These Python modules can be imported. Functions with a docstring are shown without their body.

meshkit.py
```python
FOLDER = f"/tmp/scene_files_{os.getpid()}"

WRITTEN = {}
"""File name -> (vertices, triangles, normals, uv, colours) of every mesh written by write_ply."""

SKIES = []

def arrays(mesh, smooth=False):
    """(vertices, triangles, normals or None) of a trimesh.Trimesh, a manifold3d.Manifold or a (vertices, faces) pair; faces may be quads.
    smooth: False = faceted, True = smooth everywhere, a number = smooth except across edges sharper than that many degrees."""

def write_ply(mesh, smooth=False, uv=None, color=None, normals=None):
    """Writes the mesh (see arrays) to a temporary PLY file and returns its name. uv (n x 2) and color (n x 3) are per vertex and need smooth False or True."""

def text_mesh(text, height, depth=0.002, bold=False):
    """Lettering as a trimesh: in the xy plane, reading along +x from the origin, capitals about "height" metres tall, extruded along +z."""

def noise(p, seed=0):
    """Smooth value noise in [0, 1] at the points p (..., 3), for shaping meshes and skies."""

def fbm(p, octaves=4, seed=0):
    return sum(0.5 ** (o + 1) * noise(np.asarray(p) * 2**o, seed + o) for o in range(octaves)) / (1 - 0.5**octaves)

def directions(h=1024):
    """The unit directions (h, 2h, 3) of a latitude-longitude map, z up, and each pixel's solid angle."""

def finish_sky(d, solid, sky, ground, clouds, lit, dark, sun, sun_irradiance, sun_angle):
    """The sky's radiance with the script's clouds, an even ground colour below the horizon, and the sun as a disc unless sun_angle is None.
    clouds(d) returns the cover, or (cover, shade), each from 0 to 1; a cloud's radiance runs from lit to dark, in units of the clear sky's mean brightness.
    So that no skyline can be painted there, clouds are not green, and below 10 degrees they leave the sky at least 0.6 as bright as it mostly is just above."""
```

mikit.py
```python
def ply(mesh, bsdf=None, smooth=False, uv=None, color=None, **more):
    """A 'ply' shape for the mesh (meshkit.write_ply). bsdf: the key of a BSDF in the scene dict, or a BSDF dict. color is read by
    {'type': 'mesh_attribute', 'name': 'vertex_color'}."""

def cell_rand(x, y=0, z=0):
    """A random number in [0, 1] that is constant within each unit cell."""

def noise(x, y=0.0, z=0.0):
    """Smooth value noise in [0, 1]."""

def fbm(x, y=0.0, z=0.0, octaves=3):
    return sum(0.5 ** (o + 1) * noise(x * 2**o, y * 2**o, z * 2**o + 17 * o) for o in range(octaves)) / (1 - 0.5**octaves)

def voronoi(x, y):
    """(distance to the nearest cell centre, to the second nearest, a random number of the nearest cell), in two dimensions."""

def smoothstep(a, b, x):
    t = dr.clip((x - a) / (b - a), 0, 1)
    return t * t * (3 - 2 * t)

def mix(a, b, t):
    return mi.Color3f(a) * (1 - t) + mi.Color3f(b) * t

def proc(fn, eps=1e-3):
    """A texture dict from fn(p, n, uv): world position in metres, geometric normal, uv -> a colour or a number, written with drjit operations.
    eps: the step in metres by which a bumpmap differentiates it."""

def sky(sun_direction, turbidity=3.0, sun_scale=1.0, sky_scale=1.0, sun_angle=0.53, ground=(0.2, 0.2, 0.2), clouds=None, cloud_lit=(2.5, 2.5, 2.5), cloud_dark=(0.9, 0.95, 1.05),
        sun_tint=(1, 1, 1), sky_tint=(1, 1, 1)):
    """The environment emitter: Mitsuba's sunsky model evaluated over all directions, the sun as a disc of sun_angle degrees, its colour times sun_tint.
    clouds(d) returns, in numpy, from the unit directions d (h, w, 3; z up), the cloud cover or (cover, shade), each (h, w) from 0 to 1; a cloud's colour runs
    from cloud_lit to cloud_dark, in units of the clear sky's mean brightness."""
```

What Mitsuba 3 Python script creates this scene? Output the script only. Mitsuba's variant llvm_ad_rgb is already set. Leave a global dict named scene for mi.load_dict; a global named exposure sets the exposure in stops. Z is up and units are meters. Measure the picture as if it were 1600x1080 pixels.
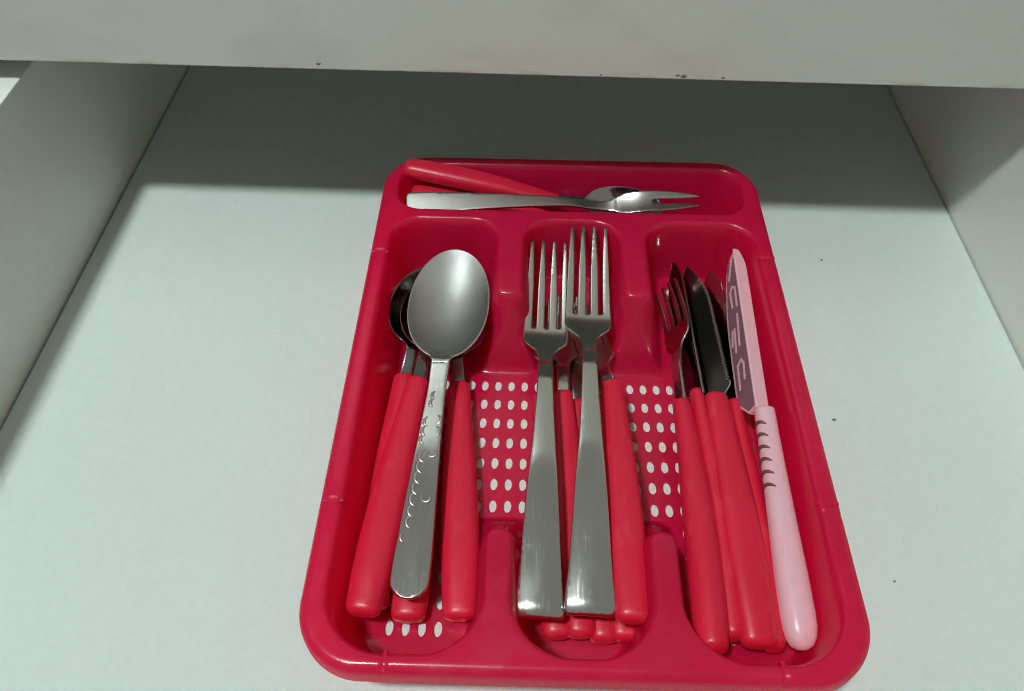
import math
import numpy as np
import trimesh
import shapely
import shapely.geometry as sg
from scipy.spatial import Delaunay
from scipy.ndimage import distance_transform_edt, gaussian_filter, map_coordinates
import drjit as dr
import mitsuba as mi
import mikit
from mikit import proc, noise, fbm, smoothstep, mix

T = mi.ScalarTransform4f
U = 0.85e-3                       # one modelling unit is 0.85 mm
scene, labels = {}, {}
rng = np.random.default_rng(7)

# ------------------------------------------------------------------ camera, light, exposure
CAM = np.array([-0.02898488, -0.09028255, 0.37839591]) * 0.85
FWD = np.array([-0.0145041, 0.6228589, -0.7821997])
UP = np.array([-0.0236852, 0.7818485, 0.6230184])
scene['camera'] = {'type': 'perspective', 'fov': math.degrees(2 * math.atan(800 / 1200)), 'fov_axis': 'x', 'near_clip': 0.01, 'far_clip': 20.0,
                   'to_world': T().look_at(origin=CAM.tolist(), target=(CAM + FWD).tolist(), up=UP.tolist())}
exposure = 0.38
LAMP = np.array([-600.0, -466.0, 2118.0]) * U
scene['room_light'] = {'type': 'constant', 'radiance': {'type': 'rgb', 'value': [0.152, 0.158, 0.141]}}
scene['ceiling_lamp'] = {'type': 'disk', 'to_world': T().look_at(origin=LAMP.tolist(), target=(LAMP - [0, 0, 1]).tolist(), up=[0, 1, 0]) @ T().scale(0.085),
                         'bsdf': {'type': 'diffuse'}, 'emitter': {'type': 'area', 'radiance': {'type': 'rgb', 'value': [262, 296, 292]}}}
labels['ceiling_lamp'] = {'label': 'round white ceiling lamp high above the open drawer', 'category': 'lamp'}


# ------------------------------------------------------------------ materials
def two(b): return {'type': 'twosided', 'bsdf': b}


def pr(color, rough=0.4, metallic=0.0, spec=0.5, **k):
    c = {'type': 'rgb', 'value': list(color)} if not isinstance(color, dict) else color
    return {'type': 'principled', 'base_color': c, 'roughness': rough, 'metallic': metallic, 'specular': spec, **k}


def laminate_fn(p, n, uv):
    big = fbm(p.x * 9, p.y * 9, p.z * 9, 3)
    c = mix((0.595, 0.650, 0.625), (0.640, 0.695, 0.668), big)
    return c * (0.975 + 0.05 * fbm(p.x * 420, p.y * 420, p.z * 420, 2))


def rail_fn(p, n, uv):
    big = fbm(p.x * 7, p.y * 7, p.z * 14, 3)
    c = mix((0.555, 0.535, 0.485), (0.595, 0.615, 0.555), big)
    low = 1 - smoothstep(0.0, 0.0035, p.z - 135 * 0.85e-3)
    wear = smoothstep(0.52, 0.7, fbm(p.x * 45, p.z * 160, 3.0, 3)) * low
    c = mix(c, (0.34, 0.27, 0.19), wear * 0.5)
    smudge = smoothstep(0.55, 0.8, fbm(p.x * 22 + 5, p.z * 40, 9.0, 3))
    return c * (1 - 0.07 * smudge)


def side_fn(p, n, uv):
    big = fbm(p.x * 9 + 3, p.y * 9, p.z * 9, 3)
    c = mix((0.68, 0.70, 0.64), (0.73, 0.76, 0.695), big)
    return c * (0.98 + 0.04 * fbm(p.x * 300, p.y * 120, p.z * 300, 2))


scene['side_laminate'] = two(pr(proc(side_fn), 0.40, spec=0.35))
scene['laminate'] = two(pr(proc(laminate_fn), 0.38, spec=0.35))
scene['rail_laminate'] = two(pr(proc(rail_fn), 0.42, spec=0.35))
scene['joint_dark'] = two(pr((0.05, 0.055, 0.045), 0.8))


def tray_fn(p, n, uv):
    f = fbm(p.x * 30, p.y * 30, p.z * 30, 3)
    return mix((0.93, 0.013, 0.128), (0.97, 0.018, 0.156), f)


scene['tray_plastic'] = {'type': 'blendbsdf', 'weight': proc(lambda p, n, uv: 0.014 + 0.026 * fbm(p.x * 120, p.y * 120, p.z * 120, 3)),
                         'bsdf_0': {'type': 'principledthin', 'base_color': proc(tray_fn), 'roughness': 0.22, 'spec_trans': 0.36, 'diff_trans': 1.1, 'eta': 1.49},
                         'bsdf_1': two({'type': 'roughconductor', 'material': 'none', 'alpha': proc(lambda p, n, uv: 0.05 + 0.10 * smoothstep(0.45, 0.75, fbm(p.x * 90, p.y * 90, p.z * 90, 3))), 'distribution': 'ggx'})}


def handle_fn(p, n, uv):
    f = fbm(p.x * 45, p.y * 45, p.z * 45, 3)
    g = smoothstep(0.62, 0.8, fbm(p.x * 260, p.y * 120, p.z * 260, 2))
    return mix(mix((0.57, 0.010, 0.036), (0.65, 0.014, 0.048), f), (0.68, 0.05, 0.08), g * 0.35)


scene['red_plastic'] = two(pr(proc(handle_fn), 0.36, spec=0.45))
scene['pink_plastic'] = two(pr((0.74, 0.42, 0.475), 0.3, spec=0.5))
scene['mauve_print'] = two(pr((0.24, 0.125, 0.165), 0.3, spec=0.5))
scene['brown_print'] = two(pr((0.16, 0.05, 0.05), 0.5))


def steel_rough(p, n, uv):
    spots = smoothstep(0.80, 0.88, noise(p.x * 620, p.y * 380, p.z * 620))
    streak = smoothstep(0.70, 0.85, noise(p.x * 1500, p.y * 55, p.z * 300))
    return 0.11 + 0.08 * fbm(p.x * 240, p.y * 60, p.z * 240, 2) + 0.03 * spots + 0.04 * streak


def steel_color(p, n, uv):
    return mix((0.66, 0.65, 0.615), (0.76, 0.75, 0.71), fbm(p.x * 60, p.y * 40, p.z * 60, 3))


scene['steel'] = two({'type': 'bumpmap', 'arbitrary': proc(lambda p, n, uv: noise(p.x * 2600, p.y * 300, p.z * 900), 2e-4), 'scale': 0.00001,
                      'bsdf': pr(proc(steel_color), proc(steel_rough), 1.0)})
SPOON_C = np.array([-76.0, 212.0, 30.0]) * U


def swirl(p, n, uv):
    x, y = p.x - float(SPOON_C[0]), p.y - float(SPOON_C[1]) + 0.004
    r = dr.sqrt(x * x + y * y + 1e-9)
    a = dr.atan2(y, x)
    return noise(r * 2600 + 6 * noise(a * 3, r * 120), a * 5, 2.0) * smoothstep(0.45, 0.6, noise(a * 2.0, r * 300, 4.0))


scene['satin_steel'] = two({'type': 'bumpmap', 'arbitrary': proc(swirl, 1.5e-4), 'scale': 0.000028,
                            'bsdf': pr((0.80, 0.81, 0.805), 0.27, 1.0)})
scene['polished_steel'] = two(pr((0.60, 0.585, 0.56), 0.07, 1.0))
scene['bowl_dark_reflection'] = two(pr((0.30, 0.29, 0.275), 0.09, 1.0))  # spoon bowl steel, base colour lowered to paint in dark reflections
scene['blade_dark_reflection'] = two(pr((0.11, 0.105, 0.10), 0.12, 1.0))  # near-black base colour stands in for dark reflections on two knife blades
scene['relief_steel'] = two(pr((0.80, 0.79, 0.76), 0.34, 1.0))
scene['bright_steel'] = two(pr(proc(steel_color), 0.21, 1.0))
scene['crumb_brown'] = two(pr((0.16, 0.13, 0.09), 0.8))


# ------------------------------------------------------------------ helpers
def place(key):
    base, k, n = key, key, 0
    while k in labels or k in scene or any(s.startswith(k + '__') for s in scene):
        n += 1
        k = f'{base}_{n:03d}'
    return k


def thing(name, label, cat, group=None):
    k = place(name)
    labels[k] = {'label': label, 'category': cat}
    if group:
        labels[k]['group'] = group
    return k


def part(parent, name, mesh, bsdf, smooth=True, label=None):
    k = place(parent + '__' + name)
    m = mesh.copy()
    m.vertices = np.asarray(m.vertices) * U
    scene[k] = mikit.ply(m, bsdf, smooth=smooth)
    if label:
        labels[k] = {'label': label}
    return k


def pose(end, aim, roll=0.0):
    """frame with x from end to aim, z as near up as it can be, turned by roll degrees about x"""
    e, a = np.array(end, float), np.array(aim, float)
    x = (a - e) / np.linalg.norm(a - e)
    y = np.cross([0, 0, 1], x)
    y /= np.linalg.norm(y)
    z = np.cross(x, y)
    c, s = math.cos(math.radians(roll)), math.sin(math.radians(roll))
    M = np.eye(4)
    M[:3, 0], M[:3, 1], M[:3, 2], M[:3, 3] = x, c * y + s * z, -s * y + c * z, e
    return M


def moved(mesh, M):
    m = mesh.copy()
    m.apply_transform(M)
    return m


def ring_points(poly, step):
    out = []
    for g in getattr(poly, 'geoms', [poly]):
        if g.is_empty:
            continue
        for r in [g.exterior, *g.interiors]:
            n = max(6, int(r.length / step))
            out.append(shapely.get_coordinates(shapely.line_interpolate_point(r, np.arange(n) * r.length / n)))
    return np.vstack(out) if out else np.zeros((0, 2))


def sheet(poly, zf, th, res=1.3, edge=0.6, bstep=0.7):
    """a curved sheet of metal: outline poly in the xy plane, mid surface zf(x, y), thickness th(x, y), rounded over 'edge' at its rim"""
    B = ring_points(poly, bstep)
    pts, nb = [B], len(B)
    for d in (0.18 * edge, 0.55 * edge, edge):
        pts.append(ring_points(poly.buffer(-d), bstep * 1.2))
    x0, y0, x1, y1 = poly.bounds
    gx, gy = np.meshgrid(np.arange(x0, x1, res), np.arange(y0 + 0.13, y1, res))
    g = np.c_[gx.ravel(), gy.ravel()]
    inner = poly.buffer(-(edge + 0.35 * res))
    g = g[shapely.contains_xy(inner, g[:, 0], g[:, 1])]
    P = np.vstack(pts + [g])
    F = Delaunay(P).simplices
    c = P[F].mean(1)
    a, b, cc = P[F[:, 0]], P[F[:, 1]], P[F[:, 2]]
    area = (b - a)[:, 0] * (cc - a)[:, 1] - (b - a)[:, 1] * (cc - a)[:, 0]
    F = np.where((area < 0)[:, None], F[:, ::-1], F)
    F = F[shapely.contains_xy(poly, c[:, 0], c[:, 1]) & (np.abs(area) > 1e-7)]
    d = shapely.distance(shapely.points(P), poly.boundary)
    e = np.sqrt(np.clip(1 - (1 - np.clip(d / edge, 0, 1)) ** 2, 0, 1))
    e[:nb] = 0
    z, t = zf(P[:, 0], P[:, 1]), th(P[:, 0], P[:, 1]) * 0.5 * e
    n = len(P)
    low = np.arange(n) + n
    low[:nb] = np.arange(nb)
    V = np.vstack([np.c_[P, z + t], np.c_[P, z - t]])
    m = trimesh.Trimesh(V, np.vstack([F, low[F][:, ::-1]]), process=False)
    m.remove_unreferenced_vertices()
    return m


def loft(stations, seg=28, power=2.3, closed=True):
    """stations (x, half width, half height, y0, z0): superellipse sections along x, ends closed to a point"""
    a = np.linspace(0, 2 * np.pi, seg, endpoint=False)
    ca, sa = np.cos(a), np.sin(a)
    u, v = np.sign(ca) * np.abs(ca) ** (2 / power), np.sign(sa) * np.abs(sa) ** (2 / power)
    V = [np.c_[np.full(seg, s[0]), s[3] + s[1] * u, s[4] + s[2] * v] for s in stations]
    F = []
    for i in range(len(stations) - 1):
        for j in range(seg):
            k = (j + 1) % seg
            F += [[i * seg + j, i * seg + k, (i + 1) * seg + k], [i * seg + j, (i + 1) * seg + k, (i + 1) * seg + j]]
    V = np.vstack(V + [np.array([[stations[0][0], stations[0][3], stations[0][4]], [stations[-1][0], stations[-1][3], stations[-1][4]]])])
    n = len(stations) * seg
    for j in range(seg):
        k = (j + 1) % seg
        F += [[n, k, j], [n + 1, n - seg + j, n - seg + k]]
    m = trimesh.Trimesh(V, F, process=False)
    m.fix_normals()
    return m


def tube(path, r0, seg=8):
    """a round bar through the points of path, tapering to its ends"""
    P = np.asarray(path, float)
    t = np.gradient(P, axis=0)
    t /= np.linalg.norm(t, axis=1, keepdims=True)
    n = np.cross(t, [0, 0, 1.0])
    n /= np.linalg.norm(n, axis=1, keepdims=True) + 1e-9
    b = np.cross(n, t)
    a = np.linspace(0, 2 * np.pi, seg, endpoint=False)
    w = np.sin(np.linspace(0.12, np.pi - 0.12, len(P))) ** 0.6 * r0
    V = np.vstack([P[i] + w[i] * (np.cos(a)[:, None] * n[i] + np.sin(a)[:, None] * b[i]) for i in range(len(P))])
    F = []
    for i in range(len(P) - 1):
        for j in range(seg):
            k = (j + 1) % seg
            F += [[i * seg + j, i * seg + k, (i + 1) * seg + k], [i * seg + j, (i + 1) * seg + k, (i + 1) * seg + j]]
    m = trimesh.Trimesh(V, F, process=False)
    m.fix_normals()
    return m


def bevel_box(x0, x1, y0, y1, z0, z1, r=1.0):
    import manifold3d as m3
    c = m3.Manifold.cube([x1 - x0 - 2 * r, y1 - y0 - 2 * r, z1 - z0 - 2 * r]).translate([x0 + r, y0 + r, z0 + r])
    s = m3.Manifold.sphere(r, 12)
    pts = [s.translate([a, b, d]) for a in (x0 + r, x1 - r) for b in (y0 + r, y1 - r) for d in (z0 + r, z1 - r)]
    h = m3.Manifold.batch_hull(pts).to_mesh()
    return trimesh.Trimesh(h.vert_properties[:, :3], h.tri_verts, process=False)


# ------------------------------------------------------------------ drawer and cabinet
k = thing('drawer', 'open white laminate kitchen drawer holding the red cutlery tray', 'drawer')
part(k, 'bottom_panel', bevel_box(-329.5, 279.8, -190, 540, -6, 0, 0.4), 'laminate', 30)
part(k, 'joint', bevel_box(-333, 284, -192, 543, -9, -2.2, 0.3), 'joint_dark', 30)
part(k, 'side_panel', bevel_box(-350, -331, -190, 540, -12, 120, 0.8), 'side_laminate', 30)
part(k, 'side_panel', bevel_box(281, 300, -190, 540, -12, 120, 0.8), 'side_laminate', 30)
part(k, 'back_panel', bevel_box(-331, 281, 540, 556, -12, 120, 0.8), 'side_laminate', 30)
part(k, 'front_panel', bevel_box(-352, 302, -212, -190, -16, 150, 1.2), 'laminate', 30)

k = thing('cabinet', 'white cabinet front rail above the drawer with worn bottom edge', 'cabinet')
rotz = trimesh.transformations.rotation_matrix(math.radians(-0.97), [0, 0, 1], [0, 297.5, 0])
for nm, bx, mt in (('front_rail', (-420, 380, 297.5, 316, 135, 330), 'rail_laminate'), ('worktop', (-420, 380, 297.5, 640, 330.6, 366), 'laminate'),
                   ('side_panel', (-420, -372, 317, 620, -60, 330), 'laminate'), ('side_panel', (332, 380, 317, 620, -60, 330), 'laminate'),
                   ('back_panel', (-420, 380, 621, 640, -60, 330), 'laminate')):
    part(k, nm, moved(bevel_box(*bx, 0.9), rotz), mt, 30)


for cx, cz, cr in ((-148, 138.6, 1.0), (11, 136.6, .7), (53.7, 137.6, .9), (57, 137.2, 1.3), (79, 136.9, .8)):   # chipped spots along the rail's lower edge
    m = trimesh.creation.icosphere(2, cr)
    m.vertices *= (1 + .5 * (rng.random((len(m.vertices), 1)) - .5)) * [1.3, .25, .7]
    m.apply_translation([cx, 297.5, cz])
    part(k, 'edge_chip', moved(m, rotz), 'crumb_brown')

# ------------------------------------------------------------------ tray
W2, L = 125.0, 342.5
RC, ZR, ZF = 30.0, 45.0, 2.0


def rrect(x0, y0, x1, y1, r):
    return sg.box(x0 + r, y0 + r, x1 - r, y1 - r).buffer(r, quad_segs=24)


def openings(w, back, r_rear, r_front, s_rear, s_front, y_rear, y_front, soft):
    bx = rrect(-112.6 + w, back[0], 112.6 - w, back[1], 15 - w * 0.4)
    rear = sg.box(-112.6 + w, 60, 112.6 - w, 277 - w)
    front = sg.box(-112.6 + w, 9.5 + w, 112.6 - w, 220)
    for x in (-38.0, 38.0):
        rear = rear.difference(sg.box(x - s_rear, y_rear, x + s_rear, 300))
        front = front.difference(sg.box(x - s_front, -10, x + s_front, y_front))
    rear = rear.buffer(-r_rear).buffer(r_rear, quad_segs=24).intersection(sg.box(-200, 140, 200, 400))
    front = front.buffer(-r_front).buffer(r_front, quad_segs=24).intersection(sg.box(-200, 0, 200, 140.01))
    main = rear.union(front).buffer(soft, quad_segs=16).buffer(-soft, quad_segs=16)
    return bx, main


TOPB, TOPM = openings(0, (289, 331.5), 17, 27, 8.8, 7.0, 214, 67.5, 4.5)
FLB, FLM = openings(5.5, (294, 326), 12, 20, 18.3, 12.5, 188.5, 91, 4.5)
PX = 0.5
gx = np.arange(-W2 - 4, W2 + 4, PX)
gy = np.arange(-4, L + 4, PX)
XX, YY = np.meshgrid(gx, gy)
H = np.full(XX.shape, ZR)
for top, fl in ((TOPB, FLB), (TOPM, FLM)):
    mt = shapely.contains_xy(top, XX.ravel(), YY.ravel()).reshape(XX.shape)
    mf = shapely.contains_xy(fl, XX.ravel(), YY.ravel()).reshape(XX.shape)
    d1, d2 = distance_transform_edt(mt), distance_transform_edt(~mf)
    t = np.where(mf, 1.0, d1 / np.maximum(d1 + d2 - 1, 1e-6)).clip(0, 1)
    H = np.where(mt, ZR - (ZR - ZF) * t, H)
H = gaussian_filter(H, 1.45 / PX)


def outer_d(x, y):
    qx, qy = np.abs(x) - (W2 - RC), np.abs(y - L / 2) - (L / 2 - RC)
    return -(np.hypot(np.maximum(qx, 0), np.maximum(qy, 0)) + np.minimum(np.maximum(qx, qy), 0) - RC)


def tray_z(x, y):
    z = map_coordinates(H, [(y + 4) / PX, (x + W2 + 4) / PX], order=1, mode='nearest')
    d = outer_d(x, y)
    q = np.clip(d / 5.0, 0, 1)
    z = z - 5.0 * (1 - np.sqrt(np.clip(1 - (1 - q) ** 2, 0, 1)))
    g = np.zeros_like(z)
    for c, o in ((79, 0), (248, 0), (-84, 1), (83, 1)):   # shallow moulded grooves across the rim
        on = ((np.abs(x) > 112) if o == 0 else (y < 10)) & (d > .3)
        g = g + on * np.exp(-(((y if o == 0 else x) - c) / .9) ** 2)
    return np.where(d < -0.1, 33.5, z - .7 * g)


holes = []
for i in range(-14, 14):
    for j in range(0, 15 if -4 < i < 3 else 22):
        hx, hy = (i + 0.5) * 7.9, 33.0 + 13.22 * j
        if j == 0 and not 62 < abs(hx) < 95:
            continue
        if FLM.buffer(-1.2).contains(sg.Point(hx, hy).buffer(4.2)):
            holes.append((hx, hy))
HA, HB = 2.2, 3.9
holes = np.array(holes)
ang = np.linspace(0, 2 * np.pi, 22, endpoint=False)
rings = []
for d in (-0.3, 0.0, 0.12, 0.45, 1.0, 1.8):
    rings.append(ring_points(rrect(-W2 + d, d, W2 - d, L - d, RC - d), 1.1))
sx, sy = np.meshgrid(np.arange(-W2 + 0.5, W2, 1.0), np.arange(0.5, L, 1.0))
S = np.c_[sx.ravel(), sy.ravel()]
S = S[outer_d(S[:, 0], S[:, 1]) > 2.5]
near = np.full(len(S), 9.0)
for hx, hy in holes:
    near = np.minimum(near, np.hypot((S[:, 0] - hx) / HA, (S[:, 1] - hy) / HB))
S = S[near > 1.22]
HR = np.vstack([np.c_[hx + HA * np.cos(ang), hy + HB * np.sin(ang)] for hx, hy in holes])
P = np.vstack(rings + [S, HR])
hole_id = np.full(len(P), -1)
hole_id[len(P) - len(HR):] = np.repeat(np.arange(len(holes)), len(ang))
F = Delaunay(P).simplices
h = hole_id[F]
F = F[~((h[:, 0] >= 0) & (h[:, 0] == h[:, 1]) & (h[:, 1] == h[:, 2]))]
a, b, c = P[F[:, 0]], P[F[:, 1]], P[F[:, 2]]
area = (b - a)[:, 0] * (c - a)[:, 1] - (b - a)[:, 1] * (c - a)[:, 0]
F = np.where((area < 0)[:, None], F[:, ::-1], F)[np.abs(area) > 1e-7]
top = trimesh.Trimesh(np.c_[P, tray_z(P[:, 0], P[:, 1])], F, process=False)
vn = np.array(top.vertex_normals)
bot = top.vertices - 1.4 * vn
n = len(P)
e = np.sort(np.vstack([F[:, [0, 1]], F[:, [1, 2]], F[:, [2, 0]]]), axis=1)
ed = np.vstack([F[:, [0, 1]], F[:, [1, 2]], F[:, [2, 0]]])
_, inv, cnt = np.unique(e, axis=0, return_inverse=True, return_counts=True)
be = ed[cnt[inv.ravel()] == 1]
w0 = 2 * n + np.arange(len(be)) * 4
V = np.vstack([top.vertices, bot, np.stack([top.vertices[be[:, 0]], top.vertices[be[:, 1]], bot[be[:, 0]], bot[be[:, 1]]], 1).reshape(-1, 3)])
WF = np.vstack([np.c_[w0, w0 + 2, w0 + 1], np.c_[w0 + 1, w0 + 2, w0 + 3]])
tray_mesh = trimesh.Trimesh(V, np.vstack([F, F[:, ::-1] + n, WF]), process=False)
tray = thing('cutlery_tray', 'translucent crimson plastic cutlery tray with oval holes in its floor', 'cutlery tray')
part(tray, 'body', tray_mesh, 'tray_plastic')
for gx0, gy0, ax in ((-124, 79, 0), (-124, 248, 0), (113.2, 84, 0), (113.2, 250, 0), (-84, 1.2, 1), (83, 1.2, 1)):
    m = bevel_box(gx0, gx0 + 10.8, gy0 - 0.9, gy0 + 0.9, 34.5, 44.2, 0.3) if ax == 0 else bevel_box(gx0 - 0.9, gx0 + 0.9, gy0, gy0 + 9, 34.5, 44.2, 0.3)
    part(tray, 'rim_rib', m, 'tray_plastic', 30)


# ------------------------------------------------------------------ cutlery shapes (x from the handle's end towards the tip)
def handle(L=137.0, a=9.8, b=6.8, bend=1.5):
    prof = [(-1.35, .02), (-1.3, .28), (-1.1, .46), (-.7, .60), (-.1, .71), (.6, .785), (1.4, .83), (2.6, .855), (8, .89), (20, .96), (36, 1.0), (52, .99), (70, .945), (88, .87), (105, .78), (120, .70), (130, .655), (134.5, .63), (136, .58), (136.8, .48), (137, .3), (137.05, .02)]
    f = L / 137.0
    from scipy.interpolate import PchipInterpolator
    q = PchipInterpolator([p[0] for p in prof], [p[1] for p in prof])
    prof = [p for p in prof if p[0] < 2] + [(x, float(q(x))) for x in np.linspace(2.5, 128, 44)] + [p for p in prof if p[0] >= 130]
    return loft([(x * f if x > 3 else x, a * s, b * (s if s < .85 else .45 * s + .55 * min(1, s + .06)), 0, bend * math.sin(math.pi * max(0, x) / 137)) for x, s in prof], 30, 2.35)


def outline(xs, ws, extra=()):
    xs, ws = np.asarray(xs, float), np.asarray(ws, float)
    from scipy.interpolate import PchipInterpolator
    f = PchipInterpolator(xs, ws)
    x = np.linspace(xs[0], xs[-1], 160)
    w = np.maximum(f(x), 0.02)
    return sg.Polygon(np.vstack([np.c_[x, w], np.c_[x[::-1], -w[::-1]]])).buffer(0)


def bowl_piece(x0, neck, L, half, depth, rise, with_handle=None):
    """neck and bowl of a spoon from x0; with_handle adds a metal handle from 0 (list of widths)"""
    Lb = L - neck
    u = 0.5 - 0.5 * np.cos(np.linspace(0, np.pi, 70))
    egg = np.clip(1 - np.abs(2 * u ** 0.95 - 1) ** 2.15, 0, 1) ** 0.5
    bx = neck + Lb * u
    bw = half * egg
    xs, ws = [], []
    if with_handle:
        hx, hw = with_handle
    else:
        hx, hw = [x0, neck - 6], [4.2, 3.6]
    from scipy.interpolate import PchipInterpolator
    f = PchipInterpolator(hx + [neck + 6], hw + [hw[-1]])
    xh = hx[0] + (neck + 6 - hx[0]) * np.linspace(0, 1, 120) ** 1.6
    wh = f(xh)
    if with_handle:
        wh = wh * np.sqrt(np.clip(1 - (1 - np.clip(xh / 10.0, 0, 1)) ** 2.2, 0.0004, 1))
    hp = sg.Polygon(np.vstack([np.c_[xh, wh], np.c_[xh[::-1], -wh[::-1]]]))
    bp = sg.Polygon(np.vstack([np.c_[bx, bw], np.c_[bx[::-1], -bw[::-1]]])).buffer(0)
    poly = hp.union(bp).buffer(5, quad_segs=12).buffer(-5, quad_segs=12)
    if with_handle:
        poly = poly.buffer(-4.0).buffer(4.0, quad_segs=12).union(hp).buffer(0)
    cx = neck + Lb * 0.52

    def zf(x, y):
        ux = np.where(x > cx, (x - cx) / (L - cx), (x - cx) / (cx - neck + 2))
        q = np.clip(1 - (np.abs(ux) ** 2.1 + (np.abs(y) / (half + 0.6)) ** 2.1), 0, 1)
        z = -depth * q ** 0.95
        s = smooth01((x - (neck - 26)) / 30.0)
        return z + rise * s * (1 - 0.35 * smooth01((x - neck) / Lb)) + (1.8 * np.sin(np.pi * np.clip(x / max(neck - 20, 1), 0, 1)) if with_handle else 0)
    return poly, zf


def smooth01(t):
    t = np.clip(t, 0, 1)
    return t * t * (3 - 2 * t)


def fork_poly(L, neck, shoulder, root, half, hw, ntine=4, slot=2.3, tip=0.75, tiphalf=None):
    """hw: (xs, widths) of the handle up to the neck"""
    tiphalf = tiphalf or half * 0.92
    from scipy.interpolate import PchipInterpolator
    xs = list(hw[0]) + [neck, neck + (shoulder - neck) * .35, shoulder - 4, shoulder, root, L]
    ws = list(hw[1]) + [hw[1][-1], hw[1][-1] * 1.25, half * .93, half, half * .985, tiphalf]
    f = PchipInterpolator(xs, ws)
    x = np.linspace(xs[0], L, 220)
    body = sg.Polygon(np.vstack([np.c_[x, f(x)], np.c_[x[::-1], -f(x[::-1])]]))
    body = body.buffer(6, quad_segs=12).buffer(-9.0, quad_segs=12).buffer(3.0, quad_segs=12) if min(hw[1]) > 3.2 else body.buffer(5, quad_segs=12).buffer(-5, quad_segs=12)
    tw = (2 * half - (ntine - 1) * slot) / ntine
    for i in range(ntine - 1):
        yc = -half + tw + slot / 2 + i * (tw + slot)
        k = tiphalf / half
        pitch = (2 * tiphalf - 2 * tip) / (ntine - 1)
        yt = -tiphalf + tip + pitch * (i + .5)
        ht = (pitch - 2 * tip) / 2
        s = sg.Polygon([(root, yc - slot / 2), (root + (L - root) * .5, yc * .5 + .5 * yt - slot * .52), (L + 1, yt - ht), (L + 1, yt + ht), (root + (L - root) * .5, yc * .5 + .5 * yt + slot * .52), (root, yc + slot / 2)])
        s = s.union(sg.Point(root, yc).buffer(slot / 2))
        body = body.difference(s)
    for sgn in (-1, 1):   # the outer tines slim towards their points
        body = body.difference(sg.Polygon([(root + (L - root) * .25, sgn * (half + .6)), (L + 1, sgn * (tiphalf + .6)), (L + 1, sgn * (tiphalf - .35))]))
    return body.buffer(-0.3).buffer(0.3, quad_segs=6)


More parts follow.
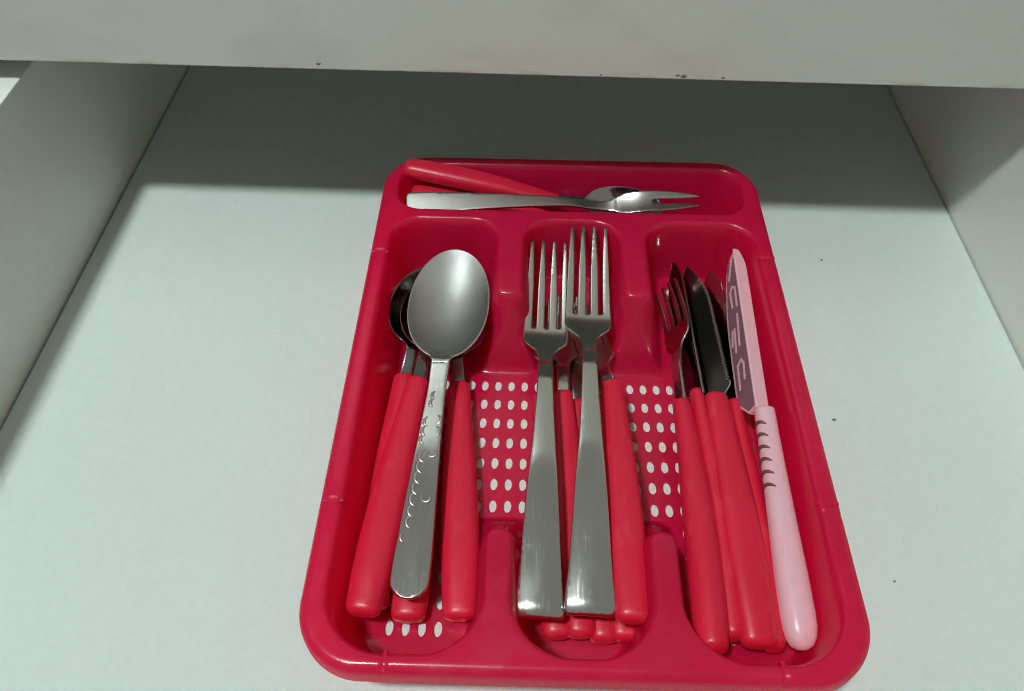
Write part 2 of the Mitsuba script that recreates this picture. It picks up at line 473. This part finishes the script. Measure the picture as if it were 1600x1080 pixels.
def fork_z(L, neck, shoulder, dip, arch, x0=0.0, curl=0.0):
    def zf(x, y):
        h = arch * np.sin(np.pi * np.clip((x - x0) / (neck - x0), 0, 1))
        hd = -dip * np.interp(x, [neck - 22, neck - 6, shoulder, shoulder + 12, L - 22, L], [0, .12, .95, 1, .45, 0])
        hd = -dip * np.where(x < shoulder + 6, smooth01((x - neck + 18) / (shoulder + 6 - neck + 18)), 1 - smooth01((x - shoulder - 6) / (L - shoulder - 6) * .5) * 2)
        return h + hd - curl * np.clip(1 - x / 6.5, 0, 1) ** 2 - (0.011 * np.minimum(y * y, 150) * (1 - smooth01((x - neck + 40) / 30)) if curl else 0) + 0.004 * y * y * smooth01((x - neck) / 12)
    return zf


def red_spoon(label, end, aim, roll=0, half=20.5, depth=8, rise=6, L=207.0, tilt=0.0, group=None, hl=137.0, name='red_handled_spoon', cat='spoon', hs=(9.9, 6.8), headroll=0, aim2=None):
    k = thing(name, label, cat, group)
    M = pose(end, aim, roll)
    part(k, 'handle', moved(handle(hl, *hs), M), 'red_plastic')
    poly, zf = bowl_piece(hl - 6, hl + 18, L, half, depth, rise)
    m = sheet(poly, zf, lambda x, y: np.where(x < hl + 15, 2.4, 1.3), 1.3, .6)
    if aim2 is not None:
        e2 = np.array(end, float) + (np.array(aim, float) - end) / np.linalg.norm(np.array(aim, float) - end) * (hl - 6)
        m.apply_translation([-(hl - 6), 0, 0])
        M = pose(e2, aim2, headroll)
    part(k, 'bowl', moved(m, M), 'bowl_dark_reflection' if cat == 'spoon' else 'polished_steel')
    return k


def red_fork(label, end, aim, roll=0, aim2=None, hs=(8.6, 6.2), headroll=0, far=9.0):
    k = thing('red_handled_fork', label, 'fork')
    M = pose(end, aim, roll)
    part(k, 'handle', moved(handle(137, *hs), M), 'red_plastic')
    poly = fork_poly(204 + far, 148 + far, 164 + far, 172 + far, 10.6, ([131, 140], [4.4, 3.8]), tip=1.1)
    m = sheet(poly, fork_z(204 + far, 148 + far, 164 + far, 5, 0, 131), lambda x, y: np.where(x < 150 + far, 2.4, 1.5), 1.4, .55, .8)
    if aim2 is not None:
        e2 = np.array(end, float) + (np.array(aim, float) - end) / np.linalg.norm(np.array(aim, float) - end) * 131
        m.apply_translation([-131, 0, 0])
        M = pose(e2, aim2, headroll)
    part(k, 'head', moved(m, M), 'steel')
    return k


# spoons, from the lowest up
red_spoon('red handled spoon peeking out under the end of the engraved steel spoon', (-81, 35, 9), (-82, 172, 9), 0, aim2=(-80, 238, 11))
red_spoon('red handled spoon right of the engraved steel spoon, beside the divider', (-56, 36, 10), (-66, 173, 11), 0, aim2=(-74, 240, 13))
red_spoon('red handled spoon on the far left, mostly hidden under another red handle', (-99, 40, 10), (-98.5, 176, 12), 0, half=20.3, L=213, aim2=(-86, 263, 26), headroll=7)
red_spoon('red handled spoon with dark reflection painted into its bowl, lying on top of the leftmost spoon', (-101, 33, 21), (-89, 169, 19), 0, half=20.0, L=211, aim2=(-80, 250, 25), headroll=10)

k = thing('steel_spoon', 'all steel tablespoon with engraved scrolls on its handle, topmost on the left', 'spoon')
M = pose((-80, 38, 26), (-72.5, 252, 37.5), 0)
SL, SN = 219.0, 136.0
hw = ([0, 14, 30, 60, 95, 118, 130], [9.2, 9.4, 8.8, 7.4, 5.9, 5.2, 5.4])
poly, zfs = bowl_piece(0, SN, SL, 24.3, 6.6, 1.0, hw)
part(k, 'bowl', moved(sheet(poly.intersection(sg.box(SN - 4, -60, 400, 60)), zfs, lambda x, y: np.where(x < SN, 2.3, 1.5), 1.2, .7), M), 'satin_steel')
part(k, 'handle', moved(sheet(poly.intersection(sg.box(-9, -60, SN - 3, 60)), zfs, lambda x, y: 2.36 + 0 * x, 1.2, .7), M), 'steel')
marks = []


def scroll(x, y, r, a0, a1, rr=.95):
    t = np.radians(np.linspace(a0, a1, 14))
    q = np.linspace(1.45, .8, 14)
    X, Y = x + r * q * np.cos(t), y + r * q * np.sin(t)
    return tube(np.c_[X, Y, zfs(X, Y) + 1.2], rr, 7)


for i, (x, y, r, a0, a1) in enumerate([(28, 3.5, 3.2, 40, 130), (36, 1.6, 3.4, 15, 150), (42, 1.3, 3.6, 15, 150), (48, .9, 3.8, 15, 155), (54, .5, 3.8, 15, 155), (60, .2, 3.8, 15, 155), (66, -.2, 3.8, 15, 155), (72, -.5, 3.8, 15, 155), (50, -3.0, 2.0, 60, 330), (75, -3.0, 2.0, 60, 330), (82, 1.2, 3.0, 20, 150), (87, 1.0, 3.0, 20, 150), (93, .8, 2.8, 20, 150), (89, -1.8, 2.6, 200, 330), (96, -1.8, 2.6, 200, 330), (105, -.6, 2.6, 20, 150), (110, -.8, 2.4, 20, 150)]):
    marks.append(scroll(x, y, r, a0, a1))
part(k, 'engraving', moved(trimesh.util.concatenate(marks), M), 'relief_steel')

# forks: five with red handles underneath, two of steel on top
red_fork('red handled fork beneath the left steel fork, end showing at the left', (-9.5, 29, 9), (-18, 166, 10), aim2=(-8, 238, 11))
red_fork('lowest red handled fork, end showing below the right steel fork', (13, 28, 8), (4, 164, 8), aim2=(1, 238, 7))
red_fork('red handled fork whose handle shows as a strip between the two steel forks', (1.5, 29, 11), (-5.5, 166, 15), aim2=(-4, 240, 14))
red_fork('red handled fork mostly hidden under the rightmost red fork handle', (22.5, 29, 8.5), (17, 166, 10), aim2=(7, 234, 9))
red_fork('rightmost red handled fork, its whole handle in view beside the right divider', (23.3, 30, 31), (22.0, 166, 24), aim2=(7, 233, 14), hs=(9.4, 6.6), far=2.0)

for lab, e, t, z in (('steel table fork on the left, its tines lower and partly behind the other', (-19, 30, 30), (-14, 268, 36), 0),
                     ('steel table fork on the right, topmost with its tines farthest up', (4, 31, 33), (11, 274, 44), 0)):
    k = thing('steel_fork', lab, 'fork')
    FL = float(np.linalg.norm(np.array(t) - np.array(e)))
    poly = fork_poly(FL, FL - 92, FL - 72, FL - 63, 13.8, ([0, 8, 21, 58, 98, FL - 104], [11.8, 11.5, 10.3, 8.1, 5.6, 4.4]), 4, 2.25, 1.35, 11.8)
    m = sheet(poly, fork_z(FL, FL - 92, FL - 72, 9, 7.0, 0, 1.7), lambda x, y: np.where(x < FL - 95, 2.6, 1.9), 1.4, .6, .8)
    part(k, 'body', moved(m, pose(e, t)), 'steel')


# knives with red handles
def red_knife(label, end, aim, roll, tip, blade_roll, serr=False, hs=(8.8, 6.0), blade_l=112.0, blade_h=19.0, steel='polished_steel'):
    k = thing('red_handled_knife', label, 'knife')
    part(k, 'handle', moved(handle(137, *hs), pose(end, aim, roll)), 'red_plastic')
    e, a = np.array(end, float), np.array(aim, float)
    p0 = e + (a - e) / np.linalg.norm(a - e) * 132
    x = np.linspace(0, blade_l, 60)
    spine = 6.5 - 5.5 * np.clip((x - blade_l * .82) / (blade_l * .18), 0, 1) ** 2
    cut = -blade_h + 6.5 + (blade_h - 9) * np.clip(1 - x / 9, 0, 1) + (blade_h - 7) * np.clip((x - blade_l * .62) / (blade_l * .38), 0, 1) ** 2.6
    lo = np.c_[x, cut]
    if serr:
        xs = np.arange(12, blade_l * .85, 2.3)
        lo = np.vstack([np.c_[x[x < 11], cut[x < 11]], np.c_[np.repeat(xs, 2) + np.tile([0, 1.2], len(xs)), np.interp(np.repeat(xs, 2), x, cut) + np.tile([0, 1.7], len(xs))], np.c_[x[x > blade_l * .87], cut[x > blade_l * .87]]])
    poly = sg.Polygon(np.vstack([np.c_[x, spine], lo[::-1]])).buffer(0)
    m = sheet(poly, lambda x, y: 0 * x, lambda x, y: np.clip((y + blade_h - 6.5) / 10, .25, 1) * 1.7, 1.6, .35, .8)
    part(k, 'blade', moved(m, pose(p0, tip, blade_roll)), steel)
    if steel == 'blade_dark_reflection':
        from shapely.affinity import translate
        for nm, dy in (('cutting_edge', 1.0), ('spine', -.7)):
            st = poly.difference(translate(poly, 0, dy)).buffer(.05)
            st = max(getattr(st, 'geoms', [st]), key=lambda g: g.area)
            part(k, nm, moved(sheet(st, lambda x, y: 0 * x, lambda x, y: np.clip((y + blade_h - 6.5) / 10, .25, 1) * 1.7 + .16, 1.6, .25, .5), pose(p0, tip, blade_roll)), 'polished_steel')
    return k


red_fork('red handled fork leftmost in the right compartment, leaning against the divider', (58.5, 19, 27), (60.5, 156, 22), 62, aim2=(61.5, 252, 17), hs=(9.4, 8.0), headroll=-58, far=27)
red_knife('red handled knife with thin handle and blade painted with dark reflection, right beside the fork', (71, 28, 17), (70, 164, 20), 86, (69, 266, 15), 118, steel='blade_dark_reflection', blade_h=17)
red_knife('red handled knife with broad handle and serrated blade painted with dark reflection', (82, 24, 20), (80, 162, 23), 12, (78, 262, 16), -30, True, hs=(10.4, 7.2), steel='blade_dark_reflection', blade_h=16.5)
red_knife('red handled knife next to the pink knife, blade tip catching light', (91, 25, 13), (92, 164, 15), 80, (94, 274, 12), 140)

# pink knife
k = thing('pink_knife', 'pale pink knife with patterned blade, rightmost in the tray', 'knife')
PE, PA = np.array([101.5, 29, 20.0]), np.array([101.5, 144, 34.0])
M = pose(PE, PA, 0)
pl = float(np.linalg.norm(PA - PE))
prof = [(-6.6, .05), (-6.2, 2.4), (-4.6, 4.7), (-1.5, 6.4), (3, 7.3), (9, 7.6), (24, 7.4), (50, 6.5), (80, 5.6), (105, 5.1), (pl - .6, 5.0), (pl - .1, 4.7), (pl, .1)]
part(k, 'handle', moved(loft([(x, w * 1.07, w, 0, 0) for x, w in prof], 32, 2.3), M), 'pink_plastic')
for i in range(6):
    x = pl - 10 - i * 7.0
    w = np.interp(x, [p[0] for p in prof], [p[1] for p in prof])
    t = np.radians(np.linspace(72, -20, 10))
    part(k, 'grip_notch', moved(tube(np.c_[x + 3.0 * np.cos(np.linspace(-1.2, 1.2, 10)) - 2, (w * 1.07 + .05) * np.cos(t), (w + .05) * np.sin(t)], 1.15, 7), M), 'brown_print')
MB = pose(PA, (106.5, 263, 36.0), 17)


def wedge(x0, x1, n, yl, yr, hh, zt=0.0, drop=0.0):
    """blade body: flat top strip from yl to yr, tapering down to a thin edge"""
    V, F = [], []
    for x in np.linspace(x0, x1, n):
        s = (x - x0) / (x1 - x0)
        end = math.sqrt(max(1e-4, 1 - max(0, (s - .86) / .14) ** 2.4))
        h = hh * (1 - .55 * max(0, (s - .45) / .55) ** 2) * min(1, .42 + .58 * s / .1)
        wl, wr = yl, yr * end + yl * (1 - end) * .0
        z = zt - drop * s * s
        V += [[x, wl - .7, z + 0.0], [x, wl, z - .7], [x, wl - .8, z - h * end], [x, wl - 2.2, z - h * end], [x, -wr * end, z - .9], [x, -wr * end + .9, z]]
    m_ = 6
    for i in range(n - 1):
        for j in range(m_):
            q = (j + 1) % m_
            F += [[i * m_ + j, i * m_ + q, (i + 1) * m_ + q], [i * m_ + j, (i + 1) * m_ + q, (i + 1) * m_ + j]]
    F += [[0, j + 1, j] for j in range(1, m_ - 1)] + [[(n - 1) * m_, (n - 1) * m_ + j, (n - 1) * m_ + j + 1] for j in range(1, m_ - 1)]
    m = trimesh.Trimesh(V, F, process=False)
    m.fix_normals()
    return m


blade = wedge(.6, 120, 50, 4.4, 3.9, 19.0)
part(k, 'blade', moved(blade, MB), 'pink_plastic', 35)


def side_plate(poly, y, th):
    """a plate on the blade's left side: poly in (x, z)"""
    m = trimesh.creation.extrude_polygon(poly, th)
    v = np.array(m.vertices)
    m.vertices = np.c_[v[:, 0], y + v[:, 2] - .042 * (-v[:, 1]), v[:, 1]]
    m.fix_normals()
    return m


xs = np.linspace(3, 113, 50)
hh = 19.0 * (1 - .55 * np.clip(((xs - .6) / 119.4 - .45) / .55, 0, 1) ** 2) * np.minimum(1, .42 + .58 * (xs - .6) / 11.94)
panel = sg.Polygon(np.vstack([np.c_[xs, np.full(50, -1.2)], np.c_[xs, -hh + 2.0][::-1]])).buffer(-.8).buffer(.8)
part(k, 'printed_panel', moved(side_plate(panel, 4.36, .35), MB), 'mauve_print', 30)
strokes = [[(20, -13), (36, -12.5), (38, -8), (34, -6), (24, -7)], [(46, -12), (62, -10.5)], [(48, -7.5), (70, -5.5)], [(62, -13), (52, -15)],
           [(76, -4.5), (90, -4), (93, -7), (90, -10), (78, -9.5)], [(100, -9), (108, -6), (112, -3.5)]]
for s in strokes:
    pg = sg.LineString(s).buffer(1.6, join_style=1).buffer(-.8, quad_segs=8).intersection(panel.buffer(-.3))
    for g in getattr(pg, 'geoms', [pg]):
        if not g.is_empty:
            part(k, 'printed_stroke', moved(side_plate(g, 4.68, .3), MB), 'pink_plastic', 30)

# back compartment
red_spoon('red handled teaspoon lying across the back corner of the tray, upper handle', (-111, 328, 45), (-8, 315, 29), 0, half=13.8, depth=6.0, rise=2, L=177, hl=106, name='red_handled_teaspoon', cat='teaspoon', hs=(8.0, 6.2), aim2=(66, 314, 25), headroll=24)
red_spoon('red handled teaspoon under the dessert fork, only its handle end showing', (-107, 319, 30), (-4, 312, 15), 0, half=14.5, depth=6, rise=4, L=172, hl=104, name='red_handled_teaspoon', cat='teaspoon', hs=(7.6, 6.0), aim2=(64, 303, 18), headroll=-20)
k = thing('dessert_fork', 'small steel dessert fork laid across the back compartment', 'fork')
poly = fork_poly(196, 128, 148, 165, 7.6, ([0, 6, 40, 80, 112], [7.8, 8.0, 6.4, 4.5, 3.3]), 2, 2.8, .8, 4.0)
m = sheet(poly, lambda x, y: 3.0 * np.sin(np.pi * np.clip(x / 120, 0, 1)) - 7.0 * np.exp(-((x - 132) / 17.0) ** 2) + 0.010 * y * y * smooth01((x - 132) / 14), lambda x, y: np.where(x < 140, 2.6, 1.8), 1.3, .7, .7)
part(k, 'body', moved(m, pose((-108, 294, 42), (86.5, 309, 37), 25)), 'bright_steel')

# ------------------------------------------------------------------ crumbs
for lab, x, y, r in (('tiny dark crumb on the drawer floor right of the tray, near the shadow', 176, 293, .75), ('tiny brown crumb on the drawer floor right of the tray, halfway down', 154, 161, .85),
                     ('faint crumb on the drawer floor near the tray front right corner', 162, 64, .55)):
    m = trimesh.creation.icosphere(2, r)
    m.vertices *= (1 + .35 * (rng.random((len(m.vertices), 1)) - .5)) * [1.3, .8, .5]
    m.apply_translation([x, y, r * .45])
    k = place('crumb')
    m.vertices = np.asarray(m.vertices) * U
    scene[k] = mikit.ply(m, 'crumb_brown', smooth=True)
    labels[k] = {'label': lab, 'category': 'crumb'}
